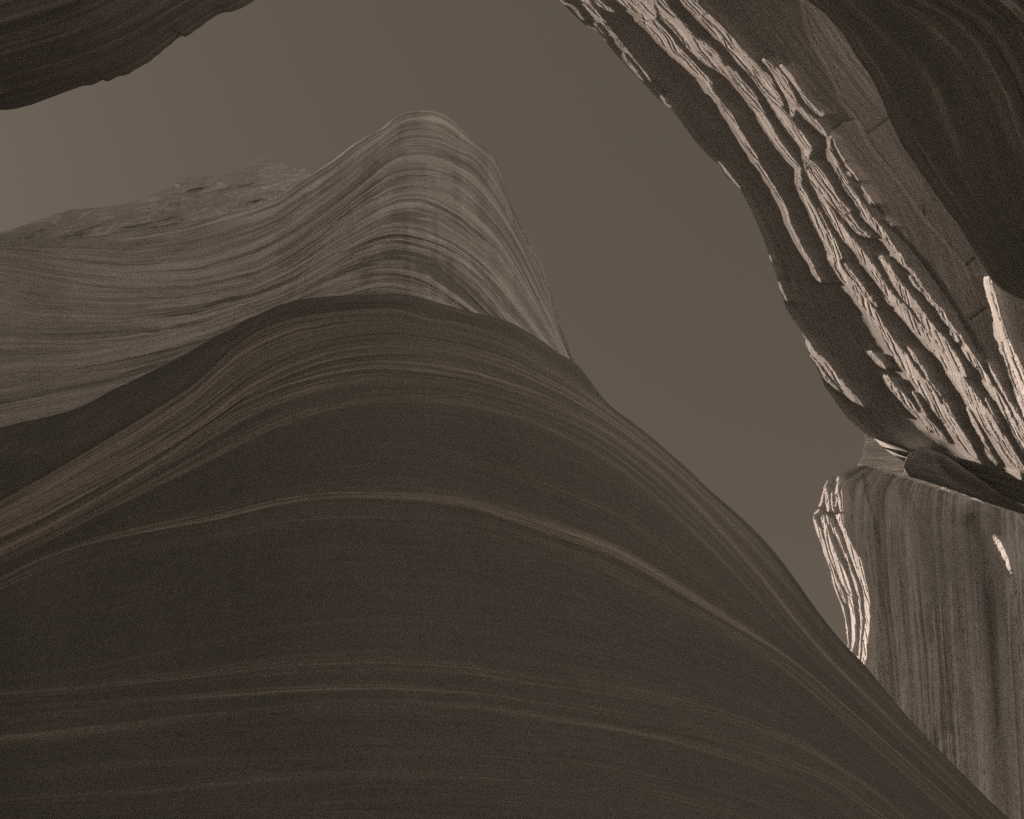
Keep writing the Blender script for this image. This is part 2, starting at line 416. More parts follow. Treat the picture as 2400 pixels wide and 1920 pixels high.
    m = Mass(root, px, py, r, np.stack([px, Suv], -1), band, M_dark)
    b = np.concatenate([[0], np.cumsum(rows)])
    names = [(0, 1, 'cap_layer', 'dark cap layer leaning over the first pale ledge'), (1, 2, 'rock_layer', None), (2, 3, 'rock_layer', None), (3, 4, 'rock_layer', None),
             (4, 5, 'rock_layer', 'broad dark smooth layer in the middle of the bulge'), (5, 6, 'rock_layer', None), (6, 7, 'rock_layer', 'broad dark smooth layer below the double pale bed'),
             (7, 8, 'rock_layer', None), (8, 9, 'rock_layer', None), (9, 10, 'rock_layer', None), (10, 12, 'rock_layer', None), (12, 14, 'rock_layer', None)]
    for a0, a1, nm, lab in names: m.piece(nm, rows=(b[a0], b[a1]), label=lab)
    m.back(5.0)
build_foreground()

# ------------------------------------------------------------------ pale middle wall with the rounded peak
C_top = cat([(-400,600),(-200,585)], R1([(0,1235),(200,1215),(450,1195),(700,1170),(900,1135),(1100,1090),(1250,1050),(1400,1000),(1500,930)]),
            R2([(340,570),(480,480),(620,370),(720,310),(800,270),(850,225),(900,190),(960,165),(1040,158),(1110,160),(1180,180),(1240,220),(1300,280),(1350,330),(1400,370),(1450,400),(1500,440),(1530,500),(1560,580),(1590,680),(1620,790),(1680,890),(1720,950),(1760,1040),(1810,1140),(1850,1250),(1870,1350),(1900,1440),(1940,1550),(1970,1620),(2010,1700)]),
            [(1375,930),(1400,1030),(1430,1200),(1470,1500),(1500,1900),(1520,2200)])
C_curves = [
    C_top,
    cat([(-400,560),(0,585),(150,612),(300,630),(464,617)], R2([(0,1000),(200,900),(400,760),(560,640),(700,520),(820,400),(900,350),(1000,330),(1100,335),(1200,360),(1260,400),(1360,420),(1430,480),(1500,590),(1560,690),(1620,830),(1680,940),(1760,1120),(1850,1370),(1960,1650)])),
    cat([(-400,590),(0,626),(140,650),(300,668),(450,668)], R2([(0,1180),(200,1060),(400,920),(600,770),(750,660),(850,590),(960,560),(1100,560),(1250,600),(1350,680),(1450,790),(1550,900),(1650,1050),(1750,1250),(1850,1450),(1900,1560)])),
    cat([(-400,620),(0,663),(93,686),(232,700),(417,696)], R2([(0,1250),(250,1130),(450,990),(650,850),(800,760),(900,715),(1040,705),(1150,740),(1300,830),(1430,940),(1530,1050),(1650,1220),(1750,1400),(1830,1540)])),
    cat([(-400,690),(0,720),(100,735),(280,745),(450,725)], R2([(0,1320),(250,1200),(450,1070),(620,980),(760,910),(870,885),(1000,890),(1130,930),(1280,1010),(1420,1110),(1530,1220),(1640,1360),(1740,1510)])),
    cat([(-400,760),(0,775),(100,780),(280,775),(450,750)], R2([(0,1370),(250,1260),(450,1150),(620,1050),(780,985),(900,970),(1050,1000),(1200,1050),(1350,1130),(1500,1280),(1600,1410),(1700,1520)])),
    cat([(-400,815),(0,813),(200,812),(350,795),(500,760)], R2([(100,1370),(300,1270),(450,1190),(600,1110),(720,1075),(850,1065),(1000,1080),(1150,1140),(1300,1270),(1400,1370),(1500,1465)])),
    cat([(-400,880),(0,862),(200,855),(400,810),(560,755)], R2([(250,1350),(450,1250),(600,1210),(750,1185),(860,1180),(1000,1210),(1100,1250),(1250,1350),(1330,1410)])),
    np.array([(-400,940),(0,915),(300,860),(500,795),(700,715),(822,686),(860,674),(915,666),(970,673),(1030,694),(1080,720),(1200,800)], float),
    np.array([(-400,1010),(0,965),(300,905),(500,830),(700,745),(900,715),(1100,760),(1350,960)], float),
    np.array([(-400,1200),(0,1100),(400,1010),(900,900),(1300,1100),(1520,2210)], float),
    np.array([(-400,2260),(0,2260),(500,2260),(900,2260),(1300,2260),(1520,2260)], float),
]
def build_middle():
    x = np.concatenate([np.linspace(-380, -30, 40, endpoint=False), np.arange(-30, 1372, 2.6), np.linspace(1375, 1518, 40)])
    rows = [70, 48, 36, 40, 32, 34, 26, 26, 26, 10, 20]
    px, py, v, Y = curve_mass(C_curves, x, rows)
    nv = v[:, None] * np.ones_like(px)
    # a nose at x~950 nearest, a long concave bay to its left, right flank turning away
    base = lerp_table(x, [-380, 0, 300, 560, 760, 880, 960, 1060, 1160, 1260, 1350, 1520], [33, 35.2, 36.0, 35.0, 32.8, 31.2, 30.5, 31.0, 32.4, 34.4, 36.5, 41])
    base = gauss(base, 16, 0)
    top = Y[0]; h = np.clip((py - top[None]) / 420.0, 0, 1)
    r = base[None] + 6.5 * (1 - h) ** 1.5 - 1.0 * np.clip((py - 1000) / 1200, 0, 1)
    unit = r / F
    j0 = np.argmin(np.abs(x - 600))
    Vp = np.zeros_like(px); Vp[1:] = np.cumsum(np.maximum(np.diff(py, axis=0), 0.02), 0)
    S = np.broadcast_to(Vp[:, j0][:, None], px.shape)
    led = np.zeros_like(px)
    lw = smooth((px - 700) / 200) * smooth((1330 - px) / 200)        # ledges stronger over the nose
    for c, hw, a in ((1, .25, 10), (1.5, .2, 6), (2, .25, 9), (2.5, .2, 7), (3, .25, 9), (3.5, .2, 6), (4, .3, 10), (4.6, .2, 6), (5, .3, 9), (6, .35, 10), (7, .35, 10), (8, .3, 10)):
        d = (nv - c) / hw
        led += -a * np.where(d > 0, np.exp(-d / 1.0), np.exp(-(d * 3.0) ** 2)) * (0.4 + 1.3 * lw)
    # gullies at the lower left: thin dark beds
    low = smooth((600 - px) / 500) * smooth((nv - 4.5) / 2)
    rel = strata_relief(px, S, 31, 520, 22) * 11 + strata_relief(px, S, 43, 300, 7) * 4.5 * (0.7 + 1.2 * low) + fbm(px / 22, S / 6.0, 8, 3) * 1.2
    knob = fbm(px / 26, py / 20, 55, 4) * 13 * smooth((1.2 - nv) / 0.6) * smooth((px - 1040) / 150)    # crumbly right rim
    knob += fbm(px / 40, py / 9, 59, 4) * 8 * smooth((0.35 - nv) / 0.3) * smooth((430 - px) / 200)
    flank = fbm(px / 18, py / 110, 66, 3) * 5 * smooth((px - 1020) / 160)
    big = fbm(px / 260, S / 240, 71, 3) * 16
    gy = np.gradient(py, axis=0); loc = gauss(np.clip(gy / np.maximum(gy[:, j0:j0 + 1], 1e-3), 0.15, 1.0), 5, 0)
    led = led * loc; rel = rel * (0.3 + 0.7 * loc)
    r = r + unit * (led + rel + knob + flank + big)
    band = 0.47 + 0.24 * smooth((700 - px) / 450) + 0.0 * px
    for c, hw, a, sd in ((1.0, .06, .35, 1), (1.55, .04, .25, 2), (2.0, .06, .35, 3), (2.45, .05, .3, 4), (3.0, .06, .35, 5), (4.0, .08, .35, 6), (4.5, .05, .2, 7), (5.0, .07, .3, 8), (6.0, .1, .4, 9), (7.0, .12, .4, 10), (8.0, .1, .35, 11)):
        band = band + bumpband(nv, c, hw) * a * np.clip(0.6 + 0.9 * fbm(px / 160, S / 9, sd, 3), 0, 1.5)
    vert = fbm(px / 17, py / 220, 95, 3)                                # faint water streaks down the nose
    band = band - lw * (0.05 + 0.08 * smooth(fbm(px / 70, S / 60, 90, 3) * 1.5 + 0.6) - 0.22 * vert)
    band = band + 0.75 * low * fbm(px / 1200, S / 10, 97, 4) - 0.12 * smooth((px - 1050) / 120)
    root = thing('rock_peak', 'pale striped sandstone wall sweeping up to a rounded peak behind the dark bulge', 'rock wall', (0.0, 28.0, 0.0))
    Suv = S + 4 * fbm(px / 140, S / 40, 311, 3) + 1.0 * fbm(px / 24, S / 9, 312, 3)
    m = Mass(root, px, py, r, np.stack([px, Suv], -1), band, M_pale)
    b = np.concatenate([[0], np.cumsum(rows)])
    labs = {0: 'smooth upper layer under the rounded peak', 8: None}
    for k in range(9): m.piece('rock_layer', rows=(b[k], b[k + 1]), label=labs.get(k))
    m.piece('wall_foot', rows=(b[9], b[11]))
    m.back(4.5)
build_middle()

# ------------------------------------------------------------------ distant knobbly outcrop
def build_outcrop():
    top = cat([(-400,620)], R1([(-150,1200),(0,1175),(100,1145),(200,1110),(270,1085),(340,1060),(480,1050),(620,1035),(700,1010),(800,970),(870,935),(910,905),(970,890),(1080,885),(1140,885),(1220,850),(1280,818),(1312,792),(1342,784),(1380,800),(1430,825),(1480,845),(1540,850),(1565,875)]), [(735,440),(760,480),(800,560)])
    curves = [top, cat([(-400,640),(0,572),(200,545),(330,520),(450,470),(560,440),(640,420),(700,425),(760,490),(800,570)]), np.array([(-400,700),(0,620),(300,590),(600,520),(720,500),(800,600)], float),
              np.array([(-400,2240),(0,2240),(400,2240),(800,2240)], float)]
    x = np.concatenate([np.linspace(-380, -20, 20, endpoint=False), np.arange(-20, 800, 2.6)])
    rows = [44, 30, 12]
    px, py, v, Y = curve_mass(curves, x, rows)
    nv = v[:, None] * np.ones_like(px)
    py = py + np.where(nv < 1, fbm(px / 14, nv * 0 + 3, 5, 3) * 1.6 * (1 - nv), 0)
    base = lerp_table(x, [-380, 0, 250, 450, 620, 720, 800], [50, 52, 52, 49, 47, 49, 54]); base = gauss(base, 12, 0)
    h = np.clip((py - Y[0][None]) / 120, 0, 1)
    r = base[None] + 4.0 * (1 - h) ** 1.6
    unit = r / F
    w1 = fbm(px / 60, py / 30, 3, 2) * 14
    pq = py + 0.27 * px
    rid = 1 - 2 * np.abs(fbm((px + w1) / 95, (pq + w1 * .5) / 20, 14, 4, 0.5))
    r = r + unit * (-13 * rid + 4 * fbm(px / 22, py / 9, 33, 4)) * smooth(h * 3 + 0.25)
    band = 0.04 + 0.12 * np.clip((rid - 0.55) / 0.3, 0, 1) + 0.45 * np.exp(-(fbm((px + w1) / 100, (pq - w1 * .5) / 15, 24, 3) / 0.05) ** 2)
    root = thing('distant_outcrop', 'small knobbly wrinkled outcrop on the skyline left of the rounded peak', 'rock outcrop', (0.0, 42.0, 0.0))
    m = Mass(root, px, py, r, np.stack([px * 3 + w1 * 10, pq * 1.0 + w1 * 1.2 + 5 * fbm(px / 40, py / 30, 8, 2)], -1), band, M_far)
    m.piece('rock_face', rows=(0, rows[0] + rows[1])); m.piece('outcrop_foot', rows=(rows[0] + rows[1], sum(rows)))
    m.back(5.0)
build_outcrop()

# ------------------------------------------------------------------ sunlit walls: ribs that stand up into the grazing sun
def sun_angle(px, py):
    c = np.clip(ray(px, py) @ SUN, -1, 1)
    return np.arccos(c)
def streak_mask(streaks, x0, y0, w, h, seed, left, rag=1.0, thin=0.8):
    """1 where a traced rib face lies; ragged edges drawn out along the bedding, which follows the wall's outer edge"""
    X, Yg = np.meshgrid(np.arange(w) + x0 + 0.5, np.arange(h) + y0 + 0.5)
    left = np.asarray(left, float)
    sl = (left[:, 1] - VY) / (left[:, 0] - VX); k = np.argsort(sl, kind='stable')
    arc = np.concatenate([[0], np.cumsum(np.hypot(*np.diff(left, axis=0).T))])
    mm = (Yg - VY) / (X - VX)
    ac = X - np.interp(mm, sl[k], gauss(left[k, 0], 1.5, 0)); al = np.interp(mm, sl[k], arc[k])
    ac = ac + 3.0 * fbm(al / 120, ac / 60, seed + 2, 2)
    n1 = fbm(al / 75, ac / 3.6, seed, 4, 0.6); n2 = fbm(al / 30, ac / 2.2, seed + 7, 3, 0.6)
    jx = fbm(X / 26, Yg / 26, seed + 3, 3) * 1.6; jy = fbm(X / 26, Yg / 26, seed + 4, 3) * 1.6
    best = np.full((h, w), -99.0); side = np.zeros((h, w))
    for st in streaks:
        for a, b in zip(st[:-1], st[1:]):
            mw = max(a[2], b[2]) + 10
            i0, i1 = int(min(a[0], b[0]) - mw - x0), int(max(a[0], b[0]) + mw - x0) + 1
            j0, j1 = int(min(a[1], b[1]) - mw - y0), int(max(a[1], b[1]) + mw - y0) + 1
            i0, j0 = max(i0, 0), max(j0, 0); i1, j1 = min(i1, w), min(j1, h)
            if i1 <= i0 or j1 <= j0: continue
            xs = X[j0:j1, i0:i1] + jx[j0:j1, i0:i1]; ys = Yg[j0:j1, i0:i1] + jy[j0:j1, i0:i1]
            dx, dy = b[0] - a[0], b[1] - a[1]; L2 = dx * dx + dy * dy + 1e-6
            t = np.clip(((xs - a[0]) * dx + (ys - a[1]) * dy) / L2, 0, 1)
            d = np.hypot(xs - a[0] - t * dx, ys - a[1] - t * dy)
            hw = 0.5 * thin * (a[2] + (b[2] - a[2]) * t)
            val = (hw - d)
            sd = np.clip((dy * (xs - a[0]) - dx * (ys - a[1])) / (np.sqrt(L2) * np.maximum(hw, 1)), -1, 1)
            bb = best[j0:j1, i0:i1]; up = val > bb
            side[j0:j1, i0:i1] = np.where(up, sd, side[j0:j1, i0:i1]); best[j0:j1, i0:i1] = np.where(up, val, bb)
    far = 0.45 + 1.25 * smooth(0.5 + side * 0.6)
    edge = best + rag * far * (n1 * np.clip(2.5 + 0.40 * np.maximum(best, 0), 1.5, 9) + n2 * 2.6) + 0.7
    hole = ((n1 > 0.19) & (best > 1.4)).astype(float)                      # thin dark partings inside wide ribs
    return np.clip(edge, 0, 1), best, hole
def sample(img, x0, y0, px, py):
    h, w = img.shape
    x = np.clip(px - x0 - 0.5, 0, w - 1.001); y = np.clip(py - y0 - 0.5, 0, h - 1.001)
    i = x.astype(int); j = y.astype(int); fx = x - i; fy = y - j
    return (img[j, i] * (1 - fx) + img[j, i + 1] * fx) * (1 - fy) + (img[j + 1, i] * (1 - fx) + img[j + 1, i + 1] * fx) * fy
def groove(px, py, lines, width):
    out = np.zeros_like(px)
    for ln in lines:
        for a, b in zip(ln[:-1], ln[1:]):
            dx, dy = b[0] - a[0], b[1] - a[1]; L2 = dx * dx + dy * dy + 1e-6
            t = np.clip(((px - a[0]) * dx + (py - a[1]) * dy) / L2, 0, 1)
            d = np.hypot(px - a[0] - t * dx, py - a[1] - t * dy)
            np.maximum(out, np.exp(-(d / width) ** 2), out=out)
    return out
def sun_rows(left, right, m0, m1, nr, nc):
    """rows fan out from the sun's direction, so each row is one slice of grazing light"""
    m = np.linspace(m0, m1, nr)
    def xof(line):
        line = np.asarray(line, float); s = (line[:, 1] - VY) / (line[:, 0] - VX)
        k = np.argsort(s, kind='stable'); return np.interp(m, s[k], line[k, 0])
    xl, xr = xof(left), xof(right)
    t = np.linspace(0, 1, nc)
    px = xl[:, None] + (xr - xl)[:, None] * t[None]
    py = VY + m[:, None] * (px - VX)
    return px, py, m, xl, xr
def sunlit_surface(px, py, mask, h0, ks=0.5, kd=0.38, cap=26.0, start=4.0):
    """h = distance from the camera's own line towards the sun; rib faces lower it, hollows between stay behind the last rib"""
    nr, nc = px.shape
    step = np.hypot(np.gradient(px, axis=1), np.gradient(py, axis=1))
    lit = mask > 0.5
    drop = np.cumsum(np.where(lit, gauss(np.clip(mask, 0, 1), 3, 0) ** 0.5 * step * ks, 0.0), 1)
    jit = gauss(drop - gauss(drop, 26, 0), 32, 1)
    drop = drop - jit
    cum = np.cumsum(step, 1)
    last = np.maximum.accumulate(np.where(lit, cum, cum[:, :1] - start), 1)
    nxt = np.minimum.accumulate(np.where(lit, cum, 1e6)[:, ::-1], 1)[:, ::-1]
    d1 = cum - last; d2 = nxt - cum
    dip = np.where(lit, 0, kd * cap * np.tanh(d1 * np.minimum(d2, 1e4) / (d1 + np.minimum(d2, 1e4) + 1e-3) / cap))
    dsm = gauss(gauss(dip, 2.0, 0), 0.8, 1)
    dip = np.where(lit, 0, np.maximum(dsm, 0.3 * np.minimum(d1, 3)))
    
    return drop, dip, lit

E_left = cat([(1130,-330),(1190,-230)], R3([(-80,-120),(20,0),(60,40),(110,90),(150,125),(175,128),(215,165),(240,200),(290,260),(320,290),(350,330),(400,375),(450,430),(490,470),(540,505),(570,545),(610,600),(650,655),(700,710),(750,755),(790,815),(850,865),(880,920),(910,980),(940,1050),(970,1125),(990,1190)]),
             R4([(340,60),(375,170),(410,290),(440,380),(490,460),(545,540),(578,600),(582,660),(605,720),(650,790),(690,870),(715,940),(760,1000),(820,1090),(890,1180),(960,1240),(1030,1300),(1100,1370),(1160,1410),(1200,1432),(1260,1438),(1340,1420)]), [(2150,1081),(2166,1111)])
F_edge = R3([(1050,-220),(1130,-100),(1170,10),(1240,60),(1320,150),(1380,250),(1450,350),(1500,450),(1540,550),(1590,660),(1660,760),(1720,850),(1790,950),(1860,1040),(1920,1140),(1970,1220),(2000,1280),(2050,1330),(2120,1370),(2200,1400),(2330,1440),(2700,1540),(3300,1700)])
E_right = cat([(1800,-420)], F_edge[:-5] + np.array([75, 0]), [(2680,860),(2760,1000),(2760,1400)])

E_streaks = [R3(s) for s in (
    [(150,-40,40),(140,0,60),(165,40,40),(190,70,26),(230,110,16),(270,160,14),(310,210,15),(345,245,12),(380,290,9),(410,330,8),(442,372,5)],
    [(185,-10,34),(210,20,30),(240,38,18),(278,55,5)],
    [(20,0,6),(50,20,5),(80,24,7),(110,60,9),(138,92,4)], [(190,115,6),(215,140,9),(232,158,3)], [(155,118,6),(180,130,8),(235,190,5)],
    [(318,250,7),(345,295,12),(385,345,8),(402,368,3)], [(490,440,5),(515,475,13),(545,508,5)], [(755,745,5),(790,790,11),(830,840,7),(852,864,3)],
    [(300,-60,160),(395,0,165),(440,60,80),(430,90,70),(490,160,70),(540,215,62),(590,265,48),(640,315,40),(680,348,34),(715,375,14),(722,385,4)],
    [(470,-20,60),(500,40,56),(545,100,66),(590,150,76),(640,210,76),(700,268,66),(760,305,54),(820,345,46),(860,390,40),(900,440,46),(930,495,42),(960,550,36),(1000,612,40),(1040,670,34),(1080,720,24),(1110,758,18),(1130,777,6)],
    [(650,185,26),(700,215,26),(740,250,22),(770,280,10)],
    [(690,360,12),(730,430,11),(770,480,13),(805,530,26),(830,570,14),(860,620,16),(890,670,22),(920,720,18),(945,770,16),(970,810,18),(990,845,17),(1010,870,11),(1040,920,15),(1065,970,14),(1080,1030,11),(1110,1090,10),(1150,1160,10),(1185,1220,8),(1222,1295,4)],
    [(560,-50,60),(600,0,56),(650,50,30),(690,95,26),(740,150,26),(790,205,30),(840,265,26),(880,310,26),(930,365,30),(975,425,34),(1020,490,40),(1060,545,50),(1100,600,50),(1140,650,50),(1165,680,46),(1160,720,22)],
    [(630,-30,40),(650,20,26),(700,70,24),(760,130,22),(820,195,34),(870,260,44),(920,315,50),(970,370,54),(1010,430,46),(1040,480,30)],
    [(960,275,14),(990,305,30),(1020,340,44),(1050,385,50),(1080,440,50),(1100,490,44),(1090,530,20)], [(1045,305,26),(1085,360,26),(1110,395,18),(1150,450,18),(1190,500,22),(1228,527,22)],
    [(1105,485,36),(1160,530,26),(1200,560,24),(1225,590,16),(1248,618,7)],
    [(1150,775,8),(1158,742,14),(1185,760,46),(1212,810,66),(1240,860,70),(1270,905,66),(1300,940,54),(1330,965,46),(1360,965,12)],
    [(1165,790,10),(1200,860,18),(1240,940,28),(1280,1000,38),(1310,1040,44),(1340,1090,44),(1380,1130,38),(1410,1165,38),(1450,1210,28),(1490,1270,22)],
    [(1330,990,16),(1360,1030,13),(1400,1072,15),(1448,1090,7)], [(1345,965,12),(1390,1040,9),(1430,1075,9)],
    [(1125,790,8),(1130,850,24),(1150,900,34),(1180,960,38),(1210,1020,38),(1240,1080,42),(1270,1130,38),(1300,1180,42)],
    [(1212,965,8),(1245,1040,14),(1280,1110,20),(1310,1170,16),(1322,1188,5)], [(1332,1215,8),(1365,1260,12),(1410,1310,8)],
    [(1275,622,4),(1260,650,6),(1264,690,8),(1290,740,18),(1320,810,32),(1350,870,38),(1390,920,34),(1420,970,34),(1450,1010,38),(1490,1050,34),(1530,1100,22),(1570,1150,18),(1600,1200,16)],
    [(1280,620,4),(1290,670,5),(1320,720,5),(1350,770,5),(1395,832,4)], [(1345,795,16),(1358,812,10)], [(1412,860,6),(1440,900,7),(1470,938,5)], [(1425,895,14),(1450,935,12)], [(1515,1000,4),(1548,1038,5)],
)] + [R4(s) for s in (
    [(780,10,62),(830,110,70),(900,200,70),(970,290,76),(1040,380,68),(1110,470,56),(1150,560,66),(1200,640,84),(1260,720,100),(1320,800,96),(1380,880,96),(1440,960,104),(1500,1040,104),(1560,1120,104),(1620,1200,114),(1670,1280,114),(1720,1360,108),(1770,1430,84),(1810,1480,50),(1850,1500,8)],
    [(860,60,10),(900,130,14),(960,190,12),(1000,250,24),(1050,310,36),(1100,368,10)],
    [(1145,850,10),(1190,920,38),(1240,980,56),(1300,1040,56),(1360,1110,54),(1430,1170,52),(1490,1230,56),(1550,1290,40),(1610,1345,10)], [(1430,1210,12),(1465,1255,26),(1480,1268,10)],
    [(1060,700,14),(1110,745,15),(1140,790,12),(1172,817,6)],
    [(1320,655,12),(1370,740,34),(1420,800,14),(1470,890,13),(1510,950,12),(1556,1012,6)], [(1578,1040,9),(1640,1150,13),(1700,1250,16),(1760,1350,15),(1832,1482,8)], [(1355,985,9),(1400,1070,16),(1450,1150,14)],
    [(1000,10,58),(1060,100,48),(1130,200,46),(1200,290,58),(1260,370,86),(1340,460,76),(1420,550,76),(1500,640,76),(1580,740,74),(1650,830,86),(1720,930,86),(1790,1040,104),(1850,1130,120),(1910,1230,120),(1970,1340,120),(2030,1440,110),(2080,1540,90),(2135,1615,40)],
    [(1155,300,18),(1175,330,34),(1205,358,22)], [(1750,1110,20),(1800,1210,30),(1870,1350,26),(1900,1440,60),(1960,1500,30)],
    [(1130,10,36),(1190,110,46),(1250,210,56),(1310,290,84),(1380,380,70),(1450,480,60),(1520,570,62),(1590,650,80),(1650,740,80),(1700,820,60),(1735,865,20)],
    [(1240,0,50),(1300,66,20),(1360,120,14),(1400,190,16),(1450,260,13),(1510,340,16),(1570,410,20),(1620,480,14),(1680,560,16),(1740,650,18),(1800,740,20),(1850,820,28),(1890,900,40),(1940,980,50),(1990,1060,56),(2040,1140,56),(2090,1240,64),(2140,1330,74),(2200,1440,70)],
    [(1335,150,12),(1390,230,12),(1415,248,8)], [(1465,290,20),(1500,350,24)], [(1540,390,30),(1590,450,30),(1615,490,14)], [(1640,560,34),(1680,610,34)], [(1720,670,36),(1770,745,40),(1810,800,16)],
    [(1905,780,10),(1960,900,14),(2020,1000,16),(2080,1110,28),(2130,1200,36),(2170,1280,36)],
    [(1880,1030,10),(1930,1130,12),(1995,1245,8)], [(2005,1300,24),(2050,1370,30),(2100,1460,36),(2156,1560,40)],
    [(385,195,12),(420,260,14),(458,332,6)], [(320,0,7),(350,90,6),(372,160,5)],
    [(575,590,18),(610,650,46),(660,720,56),(720,790,54),(790,870,56),(860,950,54),(930,1030,46),(1005,1085,8)], [(618,715,10),(680,800,14),(730,880,24),(790,940,22),(822,972,7)],
    [(490,470,6),(540,540,8),(580,600,12)],
    [(890,1185,10),(950,1240,11),(1020,1295,16),(1090,1340,22),(1150,1365,17),(1208,1390,6)], [(1078,1340,10),(1120,1378,28),(1168,1408,12)],
    [(1905,165,30),(1930,250,56),(1958,350,46),(1980,450,48),(2000,550,58),(2030,650,86),(2070,750,110),(2105,850,130),(2135,950,110),(2150,1050,70),(2165,1150,44)],
)]
E_cracks = [R3(c) for c in (
    [(1130,-40),(1150,80),(1180,180),(1240,290),(1290,380),(1320,470),(1380,540),(1420,590),(1430,640),(1480,710),(1540,780),(1600,860),(1650,930),(1700,1000),(1760,1070),(1830,1150),(1885,1220),(1920,1290),(1970,1370),(2010,1450),(2050,1560),(2120,1740),(2200,1950),(2400,2300)],
    [(1195,690),(1240,680),(1255,640),(1270,600),(1320,560),(1380,545)], [(1430,615),(1460,595),(1535,540)], [(1885,1225),(1925,1190)], [(1905,1468),(1990,1405)],
    [(1470,930),(1560,1060),(1640,1130),(1720,1220),(1790,1320),(1850,1420),(1900,1500),(1960,1600),(2000,1700)], [(1695,945),(1700,1005)],
    [(1560,1050),(1680,1190),(1760,1300),(1860,1450),(1950,1620)])]

def build_right_wall():
    nr, nc = 880, 450
    px, py, m, xl, xr = sun_rows(E_left, E_right, -0.30, 0.3113, nr, nc)
    x0, y0 = 1100, -420
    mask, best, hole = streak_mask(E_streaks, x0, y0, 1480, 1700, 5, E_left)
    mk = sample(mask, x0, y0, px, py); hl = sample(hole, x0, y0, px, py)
    t = np.broadcast_to(np.linspace(0, 1, nc)[None], px.shape)
    U = np.broadcast_to(np.linspace(0, 1500, nr)[:, None], px.shape)       # along the bedding
    S = px - xl[:, None]                                                   # across it
    drop, dip, lit = sunlit_surface(px, py, mk, None, ks=0.58, kd=0.34, cap=26, start=4.0)
    phi = sun_angle(px, py)
    r_left = np.interp(m, [-0.30, 0.0, 0.15, 0.3178], [8.6, 9.4, 10.2, 11.2])
    h0 = gauss(r_left * np.sin(phi[:, 0]), 40, 0)
    unit = (h0 / F)[:, None]
    big = fbm(U / 420, S / 260, 21, 3) * 16
    slow = np.maximum(S, 0) * 0.05                                           # the wall leans towards the viewer
    rel = strata_relief(U, S, 61, 420, 20) * 3.2 + fbm(U / 26, S / 12, 62, 4) * 1.6
    quiet = smooth((dip - 1.0) / 7.0)
    gr = groove(px, py, E_cracks, 3.2)
    # each slab beyond the crack sits a little differently
    main = E_cracks[0]; side = px - np.interp(py, main[:, 1], main[:, 0])
    beyond = smooth(side / 5)
    blockc = E_cracks[1]
    dip = dip + 3.2 * hl * (mk > 0.5)
    h = h0[:, None] - unit * (drop + slow) + unit * (dip + quiet * (rel + big * 0.3 + 9) + 10 * gr * quiet + 10 * beyond * quiet)
    r = h / np.sin(phi)
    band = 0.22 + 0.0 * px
    band = np.where(best_s(best, x0, y0, px, py) > -3, 0.72, band)  # rib faces painted paler where the sun is meant to strike
    root = thing('rock_arch', 'curved overhanging rock wall at right with ragged sunlit ribs and cracked slabs', 'rock wall', (9.0, 8.0, 0.0))
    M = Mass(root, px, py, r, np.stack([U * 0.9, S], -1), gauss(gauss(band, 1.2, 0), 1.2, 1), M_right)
    cx = 0.25 * (px[:-1, :-1] + px[1:, :-1] + px[:-1, 1:] + px[1:, 1:]); cy = 0.25 * (py[:-1, :-1] + py[1:, :-1] + py[:-1, 1:] + py[1:, 1:])
    sd = cx - np.interp(cy, main[:, 1], main[:, 0])
    bey = sd > 0
    def half(c0, c1):      # above the cross crack from c0 to c1
        return cy < c0[1] + (c1[1] - c0[1]) / (c1[0] - c0[0]) * (cx - c0[0])
    q1 = half(E_cracks[2][0], E_cracks[2][-1]); q2 = half(E_cracks[3][0], E_cracks[3][-1]); q3 = half(E_cracks[4][0], E_cracks[4][-1])
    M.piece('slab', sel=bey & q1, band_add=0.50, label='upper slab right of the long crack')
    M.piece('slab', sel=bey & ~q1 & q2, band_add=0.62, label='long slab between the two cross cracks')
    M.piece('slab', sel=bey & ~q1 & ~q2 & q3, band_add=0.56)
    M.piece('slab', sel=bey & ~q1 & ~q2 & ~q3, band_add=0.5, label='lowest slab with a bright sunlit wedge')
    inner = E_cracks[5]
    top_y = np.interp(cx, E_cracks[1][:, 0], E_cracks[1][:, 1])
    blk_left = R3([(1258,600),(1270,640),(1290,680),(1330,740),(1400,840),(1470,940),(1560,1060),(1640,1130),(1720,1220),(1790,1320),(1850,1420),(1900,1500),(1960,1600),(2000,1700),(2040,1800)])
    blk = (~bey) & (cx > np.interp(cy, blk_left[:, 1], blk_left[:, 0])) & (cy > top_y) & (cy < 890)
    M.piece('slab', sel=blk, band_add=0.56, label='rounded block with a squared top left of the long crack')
    rest = ~bey & ~blk
    edge = cx < np.interp(cy, *zip(*[(y_, x_) for x_, y_ in R3([(270,-200),(330,0),(560,260),(690,370),(860,620),(1000,860),(1080,1030),(1222,1295),(1450,1600)])])) - 6
    M.piece('outer_band', sel=rest & edge, label='dark smooth outer band along the sky')
    M.piece('ribbed_face', sel=rest & ~edge, label='face broken into ragged sunlit ribs')
    M.back(3.5)
def best_s(best, x0, y0, px, py): return sample(best, x0, y0, px, py)
build_right_wall()

